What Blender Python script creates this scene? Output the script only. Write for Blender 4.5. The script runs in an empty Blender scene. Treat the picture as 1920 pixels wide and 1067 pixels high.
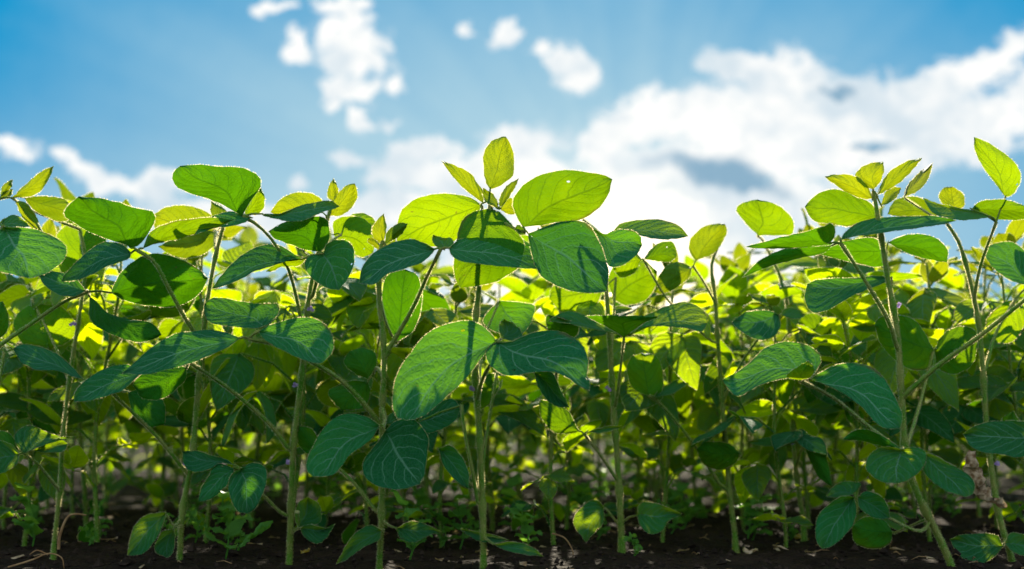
import bpy, math, random
from mathutils import Vector, Matrix, noise
random.seed(11)
sc = bpy.context.scene
R = math.radians
F = 50.0 / 36.0 * 1920.0            # focal length in photograph pixels
PITCH = R(5.5); CAMZ = 0.22

# ------------------------------------------------------------------ camera
cam = bpy.data.cameras.new('camera'); cam.lens = 50; cam.sensor_width = 36
cam.clip_start = 0.05; cam.clip_end = 3000
cam.dof.use_dof = True; cam.dof.focus_distance = 2.19; cam.dof.aperture_fstop = 2.9
cam.dof.aperture_blades = 9
co = bpy.data.objects.new('camera', cam); sc.collection.objects.link(co)
co.location = (0, 0, CAMZ); co.rotation_euler = (math.pi/2 + PITCH, 0, 0)
sc.camera = co
sc.render.engine = 'CYCLES'
sc.cycles.max_bounces = 8; sc.cycles.transmission_bounces = 6; sc.cycles.diffuse_bounces = 4
sc.view_settings.view_transform = 'Standard'; sc.view_settings.look = 'None'
sc.view_settings.exposure = 1.1; sc.view_settings.gamma = 1

def wdir(px, py):
    a = (px-960)/F; b = (533.5-py)/F
    return Vector((a, math.cos(PITCH)-b*math.sin(PITCH), math.sin(PITCH)+b*math.cos(PITCH)))
def P(px, py, Y):                      # the point at distance Y into the field seen at that place of the photo
    d = wdir(px, py); t = Y/d.y
    return Vector((d.x*t, Y, CAMZ+d.z*t))

# ------------------------------------------------------------------ sun + sky
SUN_EL, SUN_AZ = R(21.5), R(5.0)       # the sun stands behind the plants, a little right
sdir = Vector((math.sin(SUN_AZ)*math.cos(SUN_EL), math.cos(SUN_AZ)*math.cos(SUN_EL), math.sin(SUN_EL)))
sl = bpy.data.lights.new('sun', 'SUN'); sl.energy = 5.0; sl.angle = R(0.6); sl.color = (1.0, 0.90, 0.70)
so = bpy.data.objects.new('sun', sl); sc.collection.objects.link(so)
so.rotation_euler = (-sdir).to_track_quat('-Z', 'Y').to_euler(); so.location = (0, 20, 8)

w = bpy.data.worlds.new('World'); sc.world = w; w.use_nodes = True
N = w.node_tree.nodes; Lk = w.node_tree.links; N.clear()
def nd(t, **k):
    n = N.new(t)
    for a, v in k.items(): setattr(n, a, v)
    return n
def M(op, a, b=None, c=None, clamp=False):
    n = N.new('ShaderNodeMath'); n.operation = op; n.use_clamp = clamp
    for i, v in enumerate((a, b, c)):
        if v is None: continue
        if isinstance(v, (int, float)): n.inputs[i].default_value = v
        else: Lk.new(v, n.inputs[i])
    return n.outputs[0]
def MIX(f, a, b, mode='MIX'):
    n = N.new('ShaderNodeMix'); n.data_type = 'RGBA'; n.blend_type = mode
    for s, v in ((n.inputs[0], f), (n.inputs[6], a), (n.inputs[7], b)):
        if isinstance(v, (int, float)): s.default_value = v
        elif isinstance(v, tuple): s.default_value = (*v, 1)
        else: Lk.new(v, s)
    return n.outputs[2]
def SM(v, a, b):
    n = N.new('ShaderNodeMapRange'); n.interpolation_type = 'SMOOTHSTEP'
    Lk.new(v, n.inputs[0]); n.inputs[1].default_value = a; n.inputs[2].default_value = b
    return n.outputs[0]
out = nd('ShaderNodeOutputWorld'); bg = nd('ShaderNodeBackground'); Lk.new(bg.outputs[0], out.inputs[0])
bg.inputs[1].default_value = 0.1
sky = nd('ShaderNodeTexSky', sky_type='NISHITA', sun_disc=False, sun_elevation=SUN_EL, sun_rotation=SUN_AZ,
         altitude=200, air_density=1.0, dust_density=0.6, ozone_density=3.0)
tc = nd('ShaderNodeTexCoord'); sx = nd('ShaderNodeSeparateXYZ'); Lk.new(tc.outputs['Generated'], sx.inputs[0])
dy = M('MAXIMUM', sx.outputs[1], 0.08)
X = M('DIVIDE', sx.outputs[0], dy); Z = M('DIVIDE', sx.outputs[2], dy)
front = SM(sx.outputs[1], 0.1, 0.5)
cv0 = nd('ShaderNodeCombineXYZ'); Lk.new(X, cv0.inputs[0]); Lk.new(Z, cv0.inputs[1])
wn = nd('ShaderNodeTexNoise'); Lk.new(cv0.outputs[0], wn.inputs[0]); wn.inputs['Scale'].default_value = 38; wn.inputs['Detail'].default_value = 7; wn.inputs['Roughness'].default_value = 0.62
wv = nd('ShaderNodeVectorMath', operation='SUBTRACT'); Lk.new(wn.outputs['Color'], wv.inputs[0]); wv.inputs[1].default_value = (.5, .5, .5)
ws = nd('ShaderNodeVectorMath', operation='MULTIPLY'); Lk.new(wv.outputs[0], ws.inputs[0]); ws.inputs[1].default_value = (.050, .036, 0)
cv = nd('ShaderNodeVectorMath', operation='ADD'); Lk.new(cv0.outputs[0], cv.inputs[0]); Lk.new(ws.outputs[0], cv.inputs[1])
def noi(scale, detail, rough=0.6, off=0.0, sy=1.0):
    mp = nd('ShaderNodeMapping'); Lk.new(cv.outputs[0], mp.inputs[0])
    mp.inputs[1].default_value = (off, off*0.7, off); mp.inputs[3].default_value = (1, sy, 1)
    n = nd('ShaderNodeTexNoise'); Lk.new(mp.outputs[0], n.inputs[0])
    n.inputs['Scale'].default_value = scale; n.inputs['Detail'].default_value = detail
    n.inputs['Roughness'].default_value = rough
    return n.outputs[0]
def blob(px, py, rx, ry, wt=1.0, rot=0.0):
    d = wdir(px, py); cx, cz = d.x/d.y, d.z/d.y
    mp = nd('ShaderNodeMapping'); mp.vector_type = 'TEXTURE'; Lk.new(cv.outputs[0], mp.inputs[0])
    mp.inputs[1].default_value = (cx, cz, 0); mp.inputs[2].default_value = (0, 0, R(rot)); mp.inputs[3].default_value = (rx/F, ry/F, 1)
    l = nd('ShaderNodeVectorMath', operation='LENGTH'); Lk.new(mp.outputs[0], l.inputs[0])
    return M('MULTIPLY', M('SUBTRACT', 1.0, l.outputs['Value'], clamp=False), wt)
clouds = [(645,8,52,18),(495,14,28,14),(640,50,45,38),(668,95,60,50),(560,98,34,20),(560,72,20,18),(635,110,30,22),(665,170,32,22),(625,165,22,18),(735,155,24,20),(622,200,20,15),
 (680,212,20,24),(730,232,14,9),(875,50,17,11),(945,62,30,24),(1018,95,20,18),(1062,118,42,22),(1085,150,38,28),(520,14,22,8),(700,40,12,10),
 (22,276,45,20,1,-15),(130,292,40,18,1,-15),(165,318,48,24,1,-35),(195,348,44,18,1,-10),(255,360,70,16),(320,338,70,14),(360,382,90,14),(420,405,160,26),
 (800,280,60,24),(740,330,50,30),(830,335,80,34),(975,270,62,38),(960,320,120,40),(900,345,90,30),(650,295,30,10),(570,345,18,10),
 (1390,125,75,28),(1480,140,90,40),(1240,210,90,36),(1180,240,70,36),(1120,275,70,34),(1340,225,120,60),(1450,210,130,70),(1590,200,130,60),(1700,185,120,40),
 (1800,145,110,34,1,15),(1890,100,80,30,1,35),(1740,240,150,50),(1860,215,110,44),(1260,320,120,50),(1400,290,150,70),(1540,270,160,60),(1180,350,120,50),
 (1290,380,160,60),(1450,375,150,50),(1650,300,110,30),(1120,400,120,60),(1830,270,90,30),(1940,180,60,60),(1100,480,260,70),(1350,480,240,60),(760,400,130,40),(600,420,150,26)]
fld = None
for c in clouds:
    b = blob(c[0], c[1], c[2]*1.22, c[3]*1.25, 1.0, c[5] if len(c) > 5 else 0)
    fld = b if fld is None else M('SMOOTH_MAX', fld, b, 0.25)
n1 = noi(34, 10, 0.66); n2 = noi(120, 6, 0.7, 3.0); n3 = noi(9, 6, 0.6, 7.0, 1.6)
edge = M('ADD', M('MULTIPLY', M('SUBTRACT', n1, 0.5), 1.7), M('MULTIPLY', M('SUBTRACT', n2, 0.5), 1.5))
dens = M('ADD', M('MAXIMUM', fld, -0.9), edge)
cov = M('MULTIPLY', SM(dens, -0.08, 0.42), front)
# grey-blue undersides of the thick cloud
grey = None
for c in [(1330,318,110,34,-8),(1395,335,60,26,0),(1570,172,50,14,-10),(1440,345,60,26,-30),(1640,280,50,12,0)]:
    b = blob(c[0], c[1], c[2], c[3], 1.0, c[4]); grey = b if grey is None else M('SMOOTH_MAX', grey, b, 0.2)
gm = M('MULTIPLY', SM(M('ADD', M('MAXIMUM', grey, -0.8), M('MULTIPLY', M('SUBTRACT', n1, 0.5), 1.6)), -0.15, 0.65), 1.0)
# sky base: nishita, cooled, with thin bright haze round the sun
n4_ = nd('ShaderNodeTexNoise'); Lk.new(tc.outputs['Generated'], n4_.inputs[0]); n4_.inputs['Scale'].default_value = 2.6; n4_.inputs['Detail'].default_value = 7; n4 = n4_.outputs[0]
tint = MIX(1.0, sky.outputs[0], (0.8, 1.0, 1.15), 'MULTIPLY')
dd = blob(1000, 600, 1200, 720, 1.0)                  # 1 - distance from the bright low sky under the sun
gl = blob(1160, 520, 500, 340, 1.0); gl = M('POWER', M('MAXIMUM', gl, 0.0), 1.4)
# faint shafts fanning out from the sun's place
d0 = wdir(1180, 520)
ang = M('ARCTAN2', M('SUBTRACT', Z, d0.z/d0.y), M('SUBTRACT', X, d0.x/d0.y))
nr = nd('ShaderNodeTexNoise'); nr.noise_dimensions = '1D'; Lk.new(M('MULTIPLY', ang, 3.2), nr.inputs['W'])
nr.inputs['Scale'].default_value = 1.6; nr.inputs['Detail'].default_value = 2
shaft = M('MULTIPLY', M('SUBTRACT', nr.outputs[0], 0.42), 1.4)
ram = nd('ShaderNodeMapRange'); Lk.new(M('ADD', dd, M('MULTIPLY', shaft, 0.16)), ram.inputs[0]); ram.inputs[1].default_value = -0.20; ram.inputs[2].default_value = 0.50
low = MIX(ram.outputs[0], (0.02, 1.95, 3.9), (2.5, 3.95, 4.75))
low = MIX(gl, low, (8.6, 8.1, 7.2))
hot = M('POWER', M('MAXIMUM', blob(1140, 545, 330, 260, 1.0), 0.0), 2.0)     # the sunlit veil low behind the crop
rear = MIX(M('MULTIPLY', SM(n4, 0.40, 0.56), 0.7), tint, (7.5, 7.6, 7.8))   # bright clouds added out of view, lifting the light on shaded leaf fronts
base = MIX(front, rear, low)
ccol = MIX(gm, MIX(M('MULTIPLY', SM(M('ADD', M('MULTIPLY', n3, 0.6), M('MULTIPLY', n1, 0.4)), 0.42, 0.62), 0.9), (6.8, 6.65, 6.4), (4.0, 4.7, 5.2)), (1.6, 2.7, 3.6))
col = MIX(M('MULTIPLY', cov, 0.97), base, ccol)
col = MIX(1.0, col, MIX(M('MULTIPLY', hot, front), (0, 0, 0), (22, 16, 8)), 'ADD')
col = MIX(M('MULTIPLY', front, 1.0), col, MIX(1.0, col, (.76, .76, .76), 'MULTIPLY'))
Lk.new(col, bg.inputs[0])

# ------------------------------------------------------------------ materials
def newmat(name):
    m = bpy.data.materials.new(name); m.use_nodes = True; m.node_tree.nodes.clear()
    return m
class NT:
    def __init__(s, m): s.n = m.node_tree.nodes; s.l = m.node_tree.links; s.m = m
    def new(s, t, ins=None, **k):
        n = s.n.new(t)
        for a, v in k.items(): setattr(n, a, v)
        for a, v in (ins or {}).items(): s.set(n.inputs[a], v)
        return n
    def set(s, i, v):
        if hasattr(v, 'is_output') or isinstance(v, bpy.types.NodeSocket): s.l.new(v, i)
        else:
            if isinstance(v, tuple) and len(v) == 3 and i.type == 'RGBA': v = (*v, 1)
            i.default_value = v
    def m_(s, op, a, b=None, clamp=False):
        n = s.n.new('ShaderNodeMath'); n.operation = op; n.use_clamp = clamp
        s.set(n.inputs[0], a)
        if b is not None: s.set(n.inputs[1], b)
        return n.outputs[0]
    def mix(s, f, a, b, mode='MIX'):
        n = s.n.new('ShaderNodeMix'); n.data_type = 'RGBA'; n.blend_type = mode
        s.set(n.inputs[0], f); s.set(n.inputs[6], a); s.set(n.inputs[7], b); return n.outputs[2]
    def sm(s, v, a, b, lo=0.0, hi=1.0):
        n = s.n.new('ShaderNodeMapRange'); n.interpolation_type = 'SMOOTHSTEP'; s.set(n.inputs[0], v)
        n.inputs[1].default_value = a; n.inputs[2].default_value = b; n.inputs[3].default_value = lo; n.inputs[4].default_value = hi
        return n.outputs[0]

def leaf_material(name, top, under, trans, tmix=0.5, spots=0.0, holes=False):
    m = newmat(name); t = NT(m)
    uv = t.new('ShaderNodeUVMap'); uv.uv_map = 'UVMap'
    s = t.new('ShaderNodeSeparateXYZ', {0: uv.outputs[0]})
    obj = t.new('ShaderNodeObjectInfo')
    u = t.m_('ABSOLUTE', t.m_('SUBTRACT', t.m_('MULTIPLY', s.outputs[0], 2.0), 1.0)); v = s.outputs[1]
    tco = t.new('ShaderNodeTexCoord')
    nz = t.new('ShaderNodeTexNoise', {'Vector': tco.outputs['Object'], 'Scale': 32.0, 'Detail': 5.0})
    wob = t.m_('MULTIPLY', t.m_('SUBTRACT', nz.outputs[0], 0.5), 0.17)
    side = t.m_('MULTIPLY', t.m_('GREATER_THAN', s.outputs[0], 0.5), 0.035)
    q = t.m_('SUBTRACT', t.m_('ADD', t.m_('ADD', v, wob), side), t.m_('MULTIPLY', t.m_('POWER', u, 1.3), 0.36))
    fr = t.m_('ABSOLUTE', t.m_('SUBTRACT', t.m_('FRACT', t.m_('MULTIPLY', q, 6.6)), 0.5))
    lat = t.sm(fr, 0.0, 0.07, 1.0, 0.0)
    lat = t.m_('MULTIPLY', lat, t.sm(u, 0.75, 1.0, 1.0, 0.15))
    mid = t.sm(u, 0.01, 0.06, 1.0, 0.0)
    vein = t.m_('MAXIMUM', lat, mid)
    # fine net between the side veins
    mp = t.new('ShaderNodeMapping', {'Vector': uv.outputs[0], 'Scale': (11.0, 17.0, 1.0)})
    vo = t.new('ShaderNodeTexVoronoi', {'Vector': mp.outputs[0], 'Scale': 1.6}, feature='DISTANCE_TO_EDGE')
    net = t.sm(vo.outputs['Distance'], 0.0, 0.09, 1.0, 0.0)
    vn = t.m_('MAXIMUM', vein, t.m_('MULTIPLY', net, 0.22))
    big = t.new('ShaderNodeTexNoise', {'Vector': tco.outputs['Object'], 'Scale': 14.0, 'Detail': 5.0})
    hue = t.m_('ADD', t.m_('MULTIPLY', obj.outputs['Random'], 0.6), t.m_('MULTIPLY', big.outputs[0], 0.7))
    def vary(c, k=1.5):
        return t.mix(t.sm(hue, 0.2, 1.0), c, tuple(min(1, x*y) for x, y in zip(c, (k*1.12, k, k*0.8))))
    topc = t.mix(t.m_('MULTIPLY', vn, 0.85), vary(top), (0.14, 0.37, 0.21))
    undc = t.mix(t.m_('MULTIPLY', vn, 0.5), vary(under), tuple(x*1.5+0.02 for x in under))
    geo = t.new('ShaderNodeNewGeometry')
    colr = t.mix(geo.outputs['Backfacing'], topc, undc)
    tr = t.mix(t.m_('MULTIPLY', vn, 0.6), vary(trans, 1.25), tuple(x*0.38 for x in trans))
    mot = t.m_('ADD', t.m_('MULTIPLY', big.outputs[0], 0.9), t.m_('MULTIPLY', obj.outputs['Random'], 0.5))
    tr = t.mix(1.0, tr, t.mix(t.sm(mot, 0.3, 0.95), (0.50, 0.62, 0.5), (1.12, 1.06, 1.0)), 'MULTIPLY')
    if spots > 0:
        sv = t.new('ShaderNodeTexNoise', {'Vector': tco.outputs['Object'], 'Scale': 190.0, 'Detail': 3.0})
        sg = t.new('ShaderNodeTexNoise', {'Vector': tco.outputs['Object'], 'Scale': 16.0, 'Detail': 2.0})
        msk = t.m_('MULTIPLY', t.sm(sv.outputs[0], 0.66, 0.72), t.sm(sg.outputs[0], 0.5, 0.62))
        msk = t.m_('MAXIMUM', msk, t.m_('MULTIPLY', t.sm(u, 0.86, 0.99), t.sm(sg.outputs[0], 0.56, 0.66)))   # scorched margins here and there
        msk = t.m_('MULTIPLY', msk, spots)
        colr = t.mix(msk, colr, (0.16, 0.10, 0.035)); tr = t.mix(msk, tr, (0.12, 0.06, 0.01))
    pk = t.new('ShaderNodeTexNoise', {'Vector': tco.outputs['Object'], 'Scale': 75.0, 'Detail': 3.0})
    h = t.m_('ADD', t.m_('MULTIPLY', t.m_('SUBTRACT', 1.0, vein), t.sm(fr, 0.0, 0.5, 0.0, 0.55)), t.m_('ADD', t.m_('MULTIPLY', t.sm(vo.outputs['Distance'], 0.0, 0.35), 0.38), t.m_('MULTIPLY', pk.outputs[0], 0.6)))
    bp = t.new('ShaderNodeBump', {'Height': h, 'Strength': 0.75, 'Distance': 0.0025})
    pr = t.new('ShaderNodeBsdfPrincipled', {'Base Color': colr, 'Roughness': 0.62, 'Normal': bp.outputs[0]})
    pr.inputs['Specular IOR Level'].default_value = 0.16
    pr.inputs['Sheen Weight'].default_value = 0.05; pr.inputs['Sheen Roughness'].default_value = 0.45
    pr.inputs['Sheen Tint'].default_value = (0.45, 0.9, 0.8, 1)
    tl = t.new('ShaderNodeBsdfTranslucent', {'Color': tr, 'Normal': bp.outputs[0]})
    mx = t.new('ShaderNodeMixShader', {0: tmix, 1: pr.outputs[0], 2: tl.outputs[0]})
    if holes:                                            # a few pin holes eaten by insects
        hm = t.new('ShaderNodeMapping', {'Vector': uv.outputs[0], 'Scale': (9.0, 13.0, 1.0)})
        cmb = t.new('ShaderNodeCombineXYZ', {0: t.m_('MULTIPLY', obj.outputs['Random'], 57.0), 1: t.m_('MULTIPLY', obj.outputs['Random'], 91.0)})
        t.set(hm.inputs['Location'], cmb.outputs[0])
        hv = t.new('ShaderNodeTexVoronoi', {'Vector': hm.outputs[0], 'Scale': 1.0}); hs = t.new('ShaderNodeSeparateColor', {0: hv.outputs['Color']})
        hole = t.m_('MULTIPLY', t.m_('GREATER_THAN', hs.outputs[0], 0.962), t.m_('LESS_THAN', hv.outputs['Distance'], 0.17))
        tp = t.new('ShaderNodeBsdfTransparent'); mx = t.new('ShaderNodeMixShader', {0: hole, 1: mx.outputs[0], 2: tp.outputs[0]})
    t.new('ShaderNodeOutputMaterial', {0: mx.outputs[0]})
    return m
MAT = {}
MAT['leaf'] = leaf_material('soybean leaf', (0.004, 0.13, 0.030), (0.012, 0.165, 0.005), (0.24, 0.39, 0.001), 0.52, 0.5)
MAT['front'] = leaf_material('pin-holed soybean leaf', (0.004, 0.13, 0.030), (0.012, 0.165, 0.005), (0.24, 0.39, 0.001), 0.52, 0.6, True)
MAT['field'] = leaf_material('field leaf with painted glow', (0.005, 0.125, 0.035), (0.02, 0.17, 0.006), (0.48, 0.68, 0.002), 0.65, 0.2)  # background glow painted into the colour: more and brighter transmission than the front leaves
MAT['preshaded'] = leaf_material('dark mature soybean leaf', (0.003, 0.125, 0.036), (0.008, 0.135, 0.003), (0.09, 0.27, 0.001), 0.45, 0.6, True)  # shade painted into the colour: leaf copy with dimmer transmission
MAT['deep'] = leaf_material('thick dark soybean leaf', (0.003, 0.10, 0.03), (0.008, 0.12, 0.004), (0.08, 0.24, 0.001), 0.45, 0.3)
MAT['young'] = leaf_material('young soybean leaf', (0.03, 0.15, 0.02), (0.05, 0.18, 0.01), (0.29, 0.37, 0.003), 0.5, 0.0)
MAT['spotted'] = leaf_material('rust spotted leaf', (0.05, 0.10, 0.034), (0.09, 0.14, 0.05), (0.25, 0.32, 0.02), 0.5, 1.0)

def simple(name, col, rough=0.6, col2=None, scale=40, trans=None, tm=0.4, bump=0.0):
    m = newmat(name); t = NT(m); tco = t.new('ShaderNodeTexCoord')
    nz = t.new('ShaderNodeTexNoise', {'Vector': tco.outputs['Object'], 'Scale': float(scale), 'Detail': 6.0})
    c = t.mix(t.sm(nz.outputs[0], 0.35, 0.65), col, col2 or col)
    pr = t.new('ShaderNodeBsdfPrincipled', {'Base Color': c, 'Roughness': rough}); pr.inputs['Specular IOR Level'].default_value = 0.15
    if bump:
        b = t.new('ShaderNodeBump', {'Height': nz.outputs[0], 'Strength': bump, 'Distance': 0.004}); t.set(pr.inputs['Normal'], b.outputs[0])
    o = pr.outputs[0]
    if trans:
        tl = t.new('ShaderNodeBsdfTranslucent', {'Color': trans}); o = t.new('ShaderNodeMixShader', {0: tm, 1: o, 2: tl.outputs[0]}).outputs[0]
    t.new('ShaderNodeOutputMaterial', {0: o}); return m
MAT['stem'] = simple('hairy green stem', (0.075, 0.22, 0.012), 0.6, (0.20, 0.24, 0.05), 45, (0.3, 0.4, 0.06), 0.12, 0.3)
MAT['hair'] = simple('pale plant hairs', (0.30, 0.34, 0.12), 0.5, None, 10, (0.98, 0.86, 0.52), 0.75)
MAT['dead'] = simple('dry brown leaf', (0.20, 0.11, 0.05), 0.8, (0.66, 0.52, 0.34), 130, (0.6, 0.42, 0.2), 0.3, 0.8)
MAT['yellow'] = simple('yellowed leaf', (0.45, 0.28, 0.04), 0.7, (0.55, 0.42, 0.08), 70, (0.6, 0.4, 0.05), 0.4, 0.3)
MAT['petal'] = simple('violet petal', (0.35, 0.22, 0.5), 0.6, (0.6, 0.5, 0.7), 200, (0.5, 0.35, 0.6), 0.4)
MAT['weed'] = simple('bright weed leaf', (0.07, 0.22, 0.04), 0.55, (0.10, 0.28, 0.05), 80, (0.3, 0.6, 0.05), 0.45)
MAT['clod'] = simple('soil clod', (0.012, 0.008, 0.005), 0.95, (0.035, 0.024, 0.017), 60, None, 0, 1.0)
MAT['straw'] = simple('dry straw', (0.20, 0.11, 0.045), 0.8, (0.34, 0.22, 0.10), 60, None, 0, 0.3)
# soil
m = newmat('dark tilled soil'); t = NT(m); tco = t.new('ShaderNodeTexCoord')
a = t.new('ShaderNodeTexNoise', {'Vector': tco.outputs['Object'], 'Scale': 9.0, 'Detail': 8.0, 'Roughness': 0.7})
b = t.new('ShaderNodeTexNoise', {'Vector': tco.outputs['Object'], 'Scale': 90.0, 'Detail': 6.0, 'Roughness': 0.7})
vo = t.new('ShaderNodeTexVoronoi', {'Vector': tco.outputs['Object'], 'Scale': 75.0})
c = t.mix(t.sm(a.outputs[0], 0.35, 0.7), (0.014, 0.009, 0.006), (0.036, 0.024, 0.016))
c = t.mix(t.sm(b.outputs[0], 0.5, 0.75, 0.0, 0.6), c, (0.05, 0.034, 0.024))
h = t.m_('ADD', t.m_('MULTIPLY', b.outputs[0], 0.6), t.m_('SUBTRACT', 1.0, vo.outputs['Distance']))
bp = t.new('ShaderNodeBump', {'Height': h, 'Strength': 1.0, 'Distance': 0.012})
pr = t.new('ShaderNodeBsdfPrincipled', {'Base Color': c, 'Roughness': 0.95, 'Normal': bp.outputs[0]})
pr.inputs['Specular IOR Level'].default_value = 0.08
t.new('ShaderNodeOutputMaterial', {0: pr.outputs[0]}); MAT['soil'] = m

# ------------------------------------------------------------------ mesh helpers
class MB:
    def __init__(s): s.v = []; s.f = []; s.mi = []; s.uv = []
    def quadgrid(s, rows, mi=0, uvs=None):
        n0 = len(s.v); nr = len(rows); nc = len(rows[0])
        for r in rows: s.v.extend(r)
        for i in range(nr-1):
            for j in range(nc-1):
                q = (n0+i*nc+j, n0+i*nc+j+1, n0+(i+1)*nc+j+1, n0+(i+1)*nc+j)
                s.f.append(q); s.mi.append(mi)
                s.uv.append([uvs[i][j], uvs[i][j+1], uvs[i+1][j+1], uvs[i+1][j]] if uvs else [(0, 0)]*4)
    def tri(s, a, b, c, mi): 
        n = len(s.v); s.v += [a, b, c]; s.f.append((n, n+1, n+2)); s.mi.append(mi); s.uv.append([(0.5, 0)]*3)
    def tube(s, pts, rs, mi=0, seg=8):
        rows = []; up = Vector((0.13, 0.97, 0.2)).normalized()
        for i, p in enumerate(pts):
            d = (pts[min(i+1, len(pts)-1)] - pts[max(i-1, 0)]).normalized()
            a = d.cross(up)
            if a.length < 1e-3: a = d.orthogonal()
            a.normalize(); b = d.cross(a)
            rows.append([p + (a*math.cos(k*2*math.pi/seg) + b*math.sin(k*2*math.pi/seg))*rs[i] for k in range(seg+1)])
        s.quadgrid(rows, mi)
        e = pts[-1]; n = len(s.v); s.v.append(e); base = n-(seg+1)
        for k in range(seg): s.f.append((base+k, base+k+1, n)); s.mi.append(mi); s.uv.append([(0, 0)]*3)
    def stemhair(s, pts, rs, per_m=2600, ln=0.0021, mi=1, wd=0.00028):
        rnd = random.Random(len(s.v)+7)
        for i in range(len(pts)-1):
            p, q = pts[i], pts[i+1]; d = q-p; L = d.length
            if L < 1e-6: continue
            d.normalize(); a = d.orthogonal().normalized(); b = d.cross(a)
            for k in range(int(L*per_m)):
                f = rnd.random(); th = rnd.random()*6.283; o = a*math.cos(th)+b*math.sin(th)
                r = rs[i]*(1-f)+rs[i+1]*f; c = p.lerp(q, f)+o*r*0.96
                t_ = c + o*ln*rnd.uniform(.6, 1.2) + d*ln*rnd.uniform(-.5, .2); w_ = d*wd*0.5 + d.cross(o)*wd*0.5
                s.tri(c-w_, c+w_, t_, mi)
    def build(s, name, mats, smooth=True):
        me = bpy.data.meshes.new(name); me.from_pydata([tuple(v) for v in s.v], [], s.f)
        for m_ in mats: me.materials.append(m_)
        uvl = me.uv_layers.new(name='UVMap')
        flat = [c for fu in s.uv for p in fu for c in p]; uvl.data.foreach_set('uv', flat)
        me.polygons.foreach_set('material_index', s.mi)
        me.polygons.foreach_set('use_smooth', [smooth]*len(s.f)); me.update()
        return me
def link(name, me, parent=None, loc=None):
    o = bpy.data.objects.new(name, me); sc.collection.objects.link(o)
    if parent is not None: o.parent = parent
    if loc is not None: o.location = loc
    return o
def empty(name, loc, label, cat, group=None):
    o = bpy.data.objects.new(name, None); sc.collection.objects.link(o); o.location = loc
    o.empty_display_size = 0.05
    o['label'] = label; o['category'] = cat
    if group: o['group'] = group
    return o
def tag(o, label, cat, group=None):
    o['label'] = label; o['category'] = cat
    if group: o['group'] = group
    return o

def catmull(pts, n):
    """n+1 points evenly spaced along a smooth curve through pts (tuples)"""
    k = len(pts); dense = []
    pp = [tuple(2*a-b for a, b in zip(pts[0], pts[1]))] + list(pts) + [tuple(2*a-b for a, b in zip(pts[-1], pts[-2]))]
    for i in range(1, k):
        p0, p1, p2, p3 = pp[i-1], pp[i], pp[i+1], pp[i+2]
        for s in range(10):
            t = s/10
            dense.append(tuple(0.5*((2*b)+(-a+c)*t+(2*a-5*b+4*c-d)*t*t+(-a+3*b-3*c+d)*t**3) for a, b, c, d in zip(p0, p1, p2, p3)))
    dense.append(tuple(pts[-1]))
    L = [0]
    for a, b in zip(dense, dense[1:]): L.append(L[-1]+math.dist(a, b))
    res = []; j = 0
    for i in range(n+1):
        tg = L[-1]*i/n
        while j < len(L)-2 and L[j+1] < tg: j += 1
        f = (tg-L[j])/max(1e-9, L[j+1]-L[j]); f = min(max(f, 0), 1)
        res.append(tuple(a+(b-a)*f for a, b in zip(dense[j], dense[j+1])))
    return res

def leaf_rows_to_mesh(mb, mids, lefts, rights, half=5, flip=False, hair=True, hairn=1.0, hl=0.0022, cup=None):
    """build a leaflet from 3 matching 3D curves; columns left..mid..right"""
    n = len(mids); rows = []; uvs = []
    for i in range(n):
        r = []; uvr = []
        for j in range(-half, half+1):
            u = j/half; e = lefts[i] if u < 0 else rights[i]; p = mids[i].lerp(e, abs(u))
            if cup: p = p + cup(u, i/(n-1))
            r.append(p); uvr.append((0.5+u*0.5, i/(n-1)))
        if flip: r.reverse(); uvr.reverse()
        rows.append(r); uvs.append(uvr)
    mb.quadgrid(rows, 0, uvs)
    if hair:
        rnd = random.Random(n+len(mb.v))
        for side in (0, -1):
            for i in range(n-1):
                a, b = rows[i][side], rows[i+1][side]; ia = rows[i][1 if side == 0 else -2]; 
                d = b-a; L = d.length
                if L < 1e-5: continue
                o = a-ia; o = o - d.normalized()*o.dot(d.normalized())
                if o.length < 1e-6: o = d.orthogonal()
                o.normalize(); nrm = d.cross(o).normalized()
                for k in range(max(1, int(L*1500*hairn))):
                    f = rnd.random(); c = a.lerp(b, f) - o*0.0004
                    dirv = (o + d.normalized()*rnd.uniform(-.15, .55) + nrm*rnd.uniform(-.6, .6)).normalized()
                    tip = c + dirv*hl*rnd.uniform(.5, 1.15); w_ = d.normalized()*0.00022
                    mb.tri(c-w_, c+w_, tip, 1)

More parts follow.
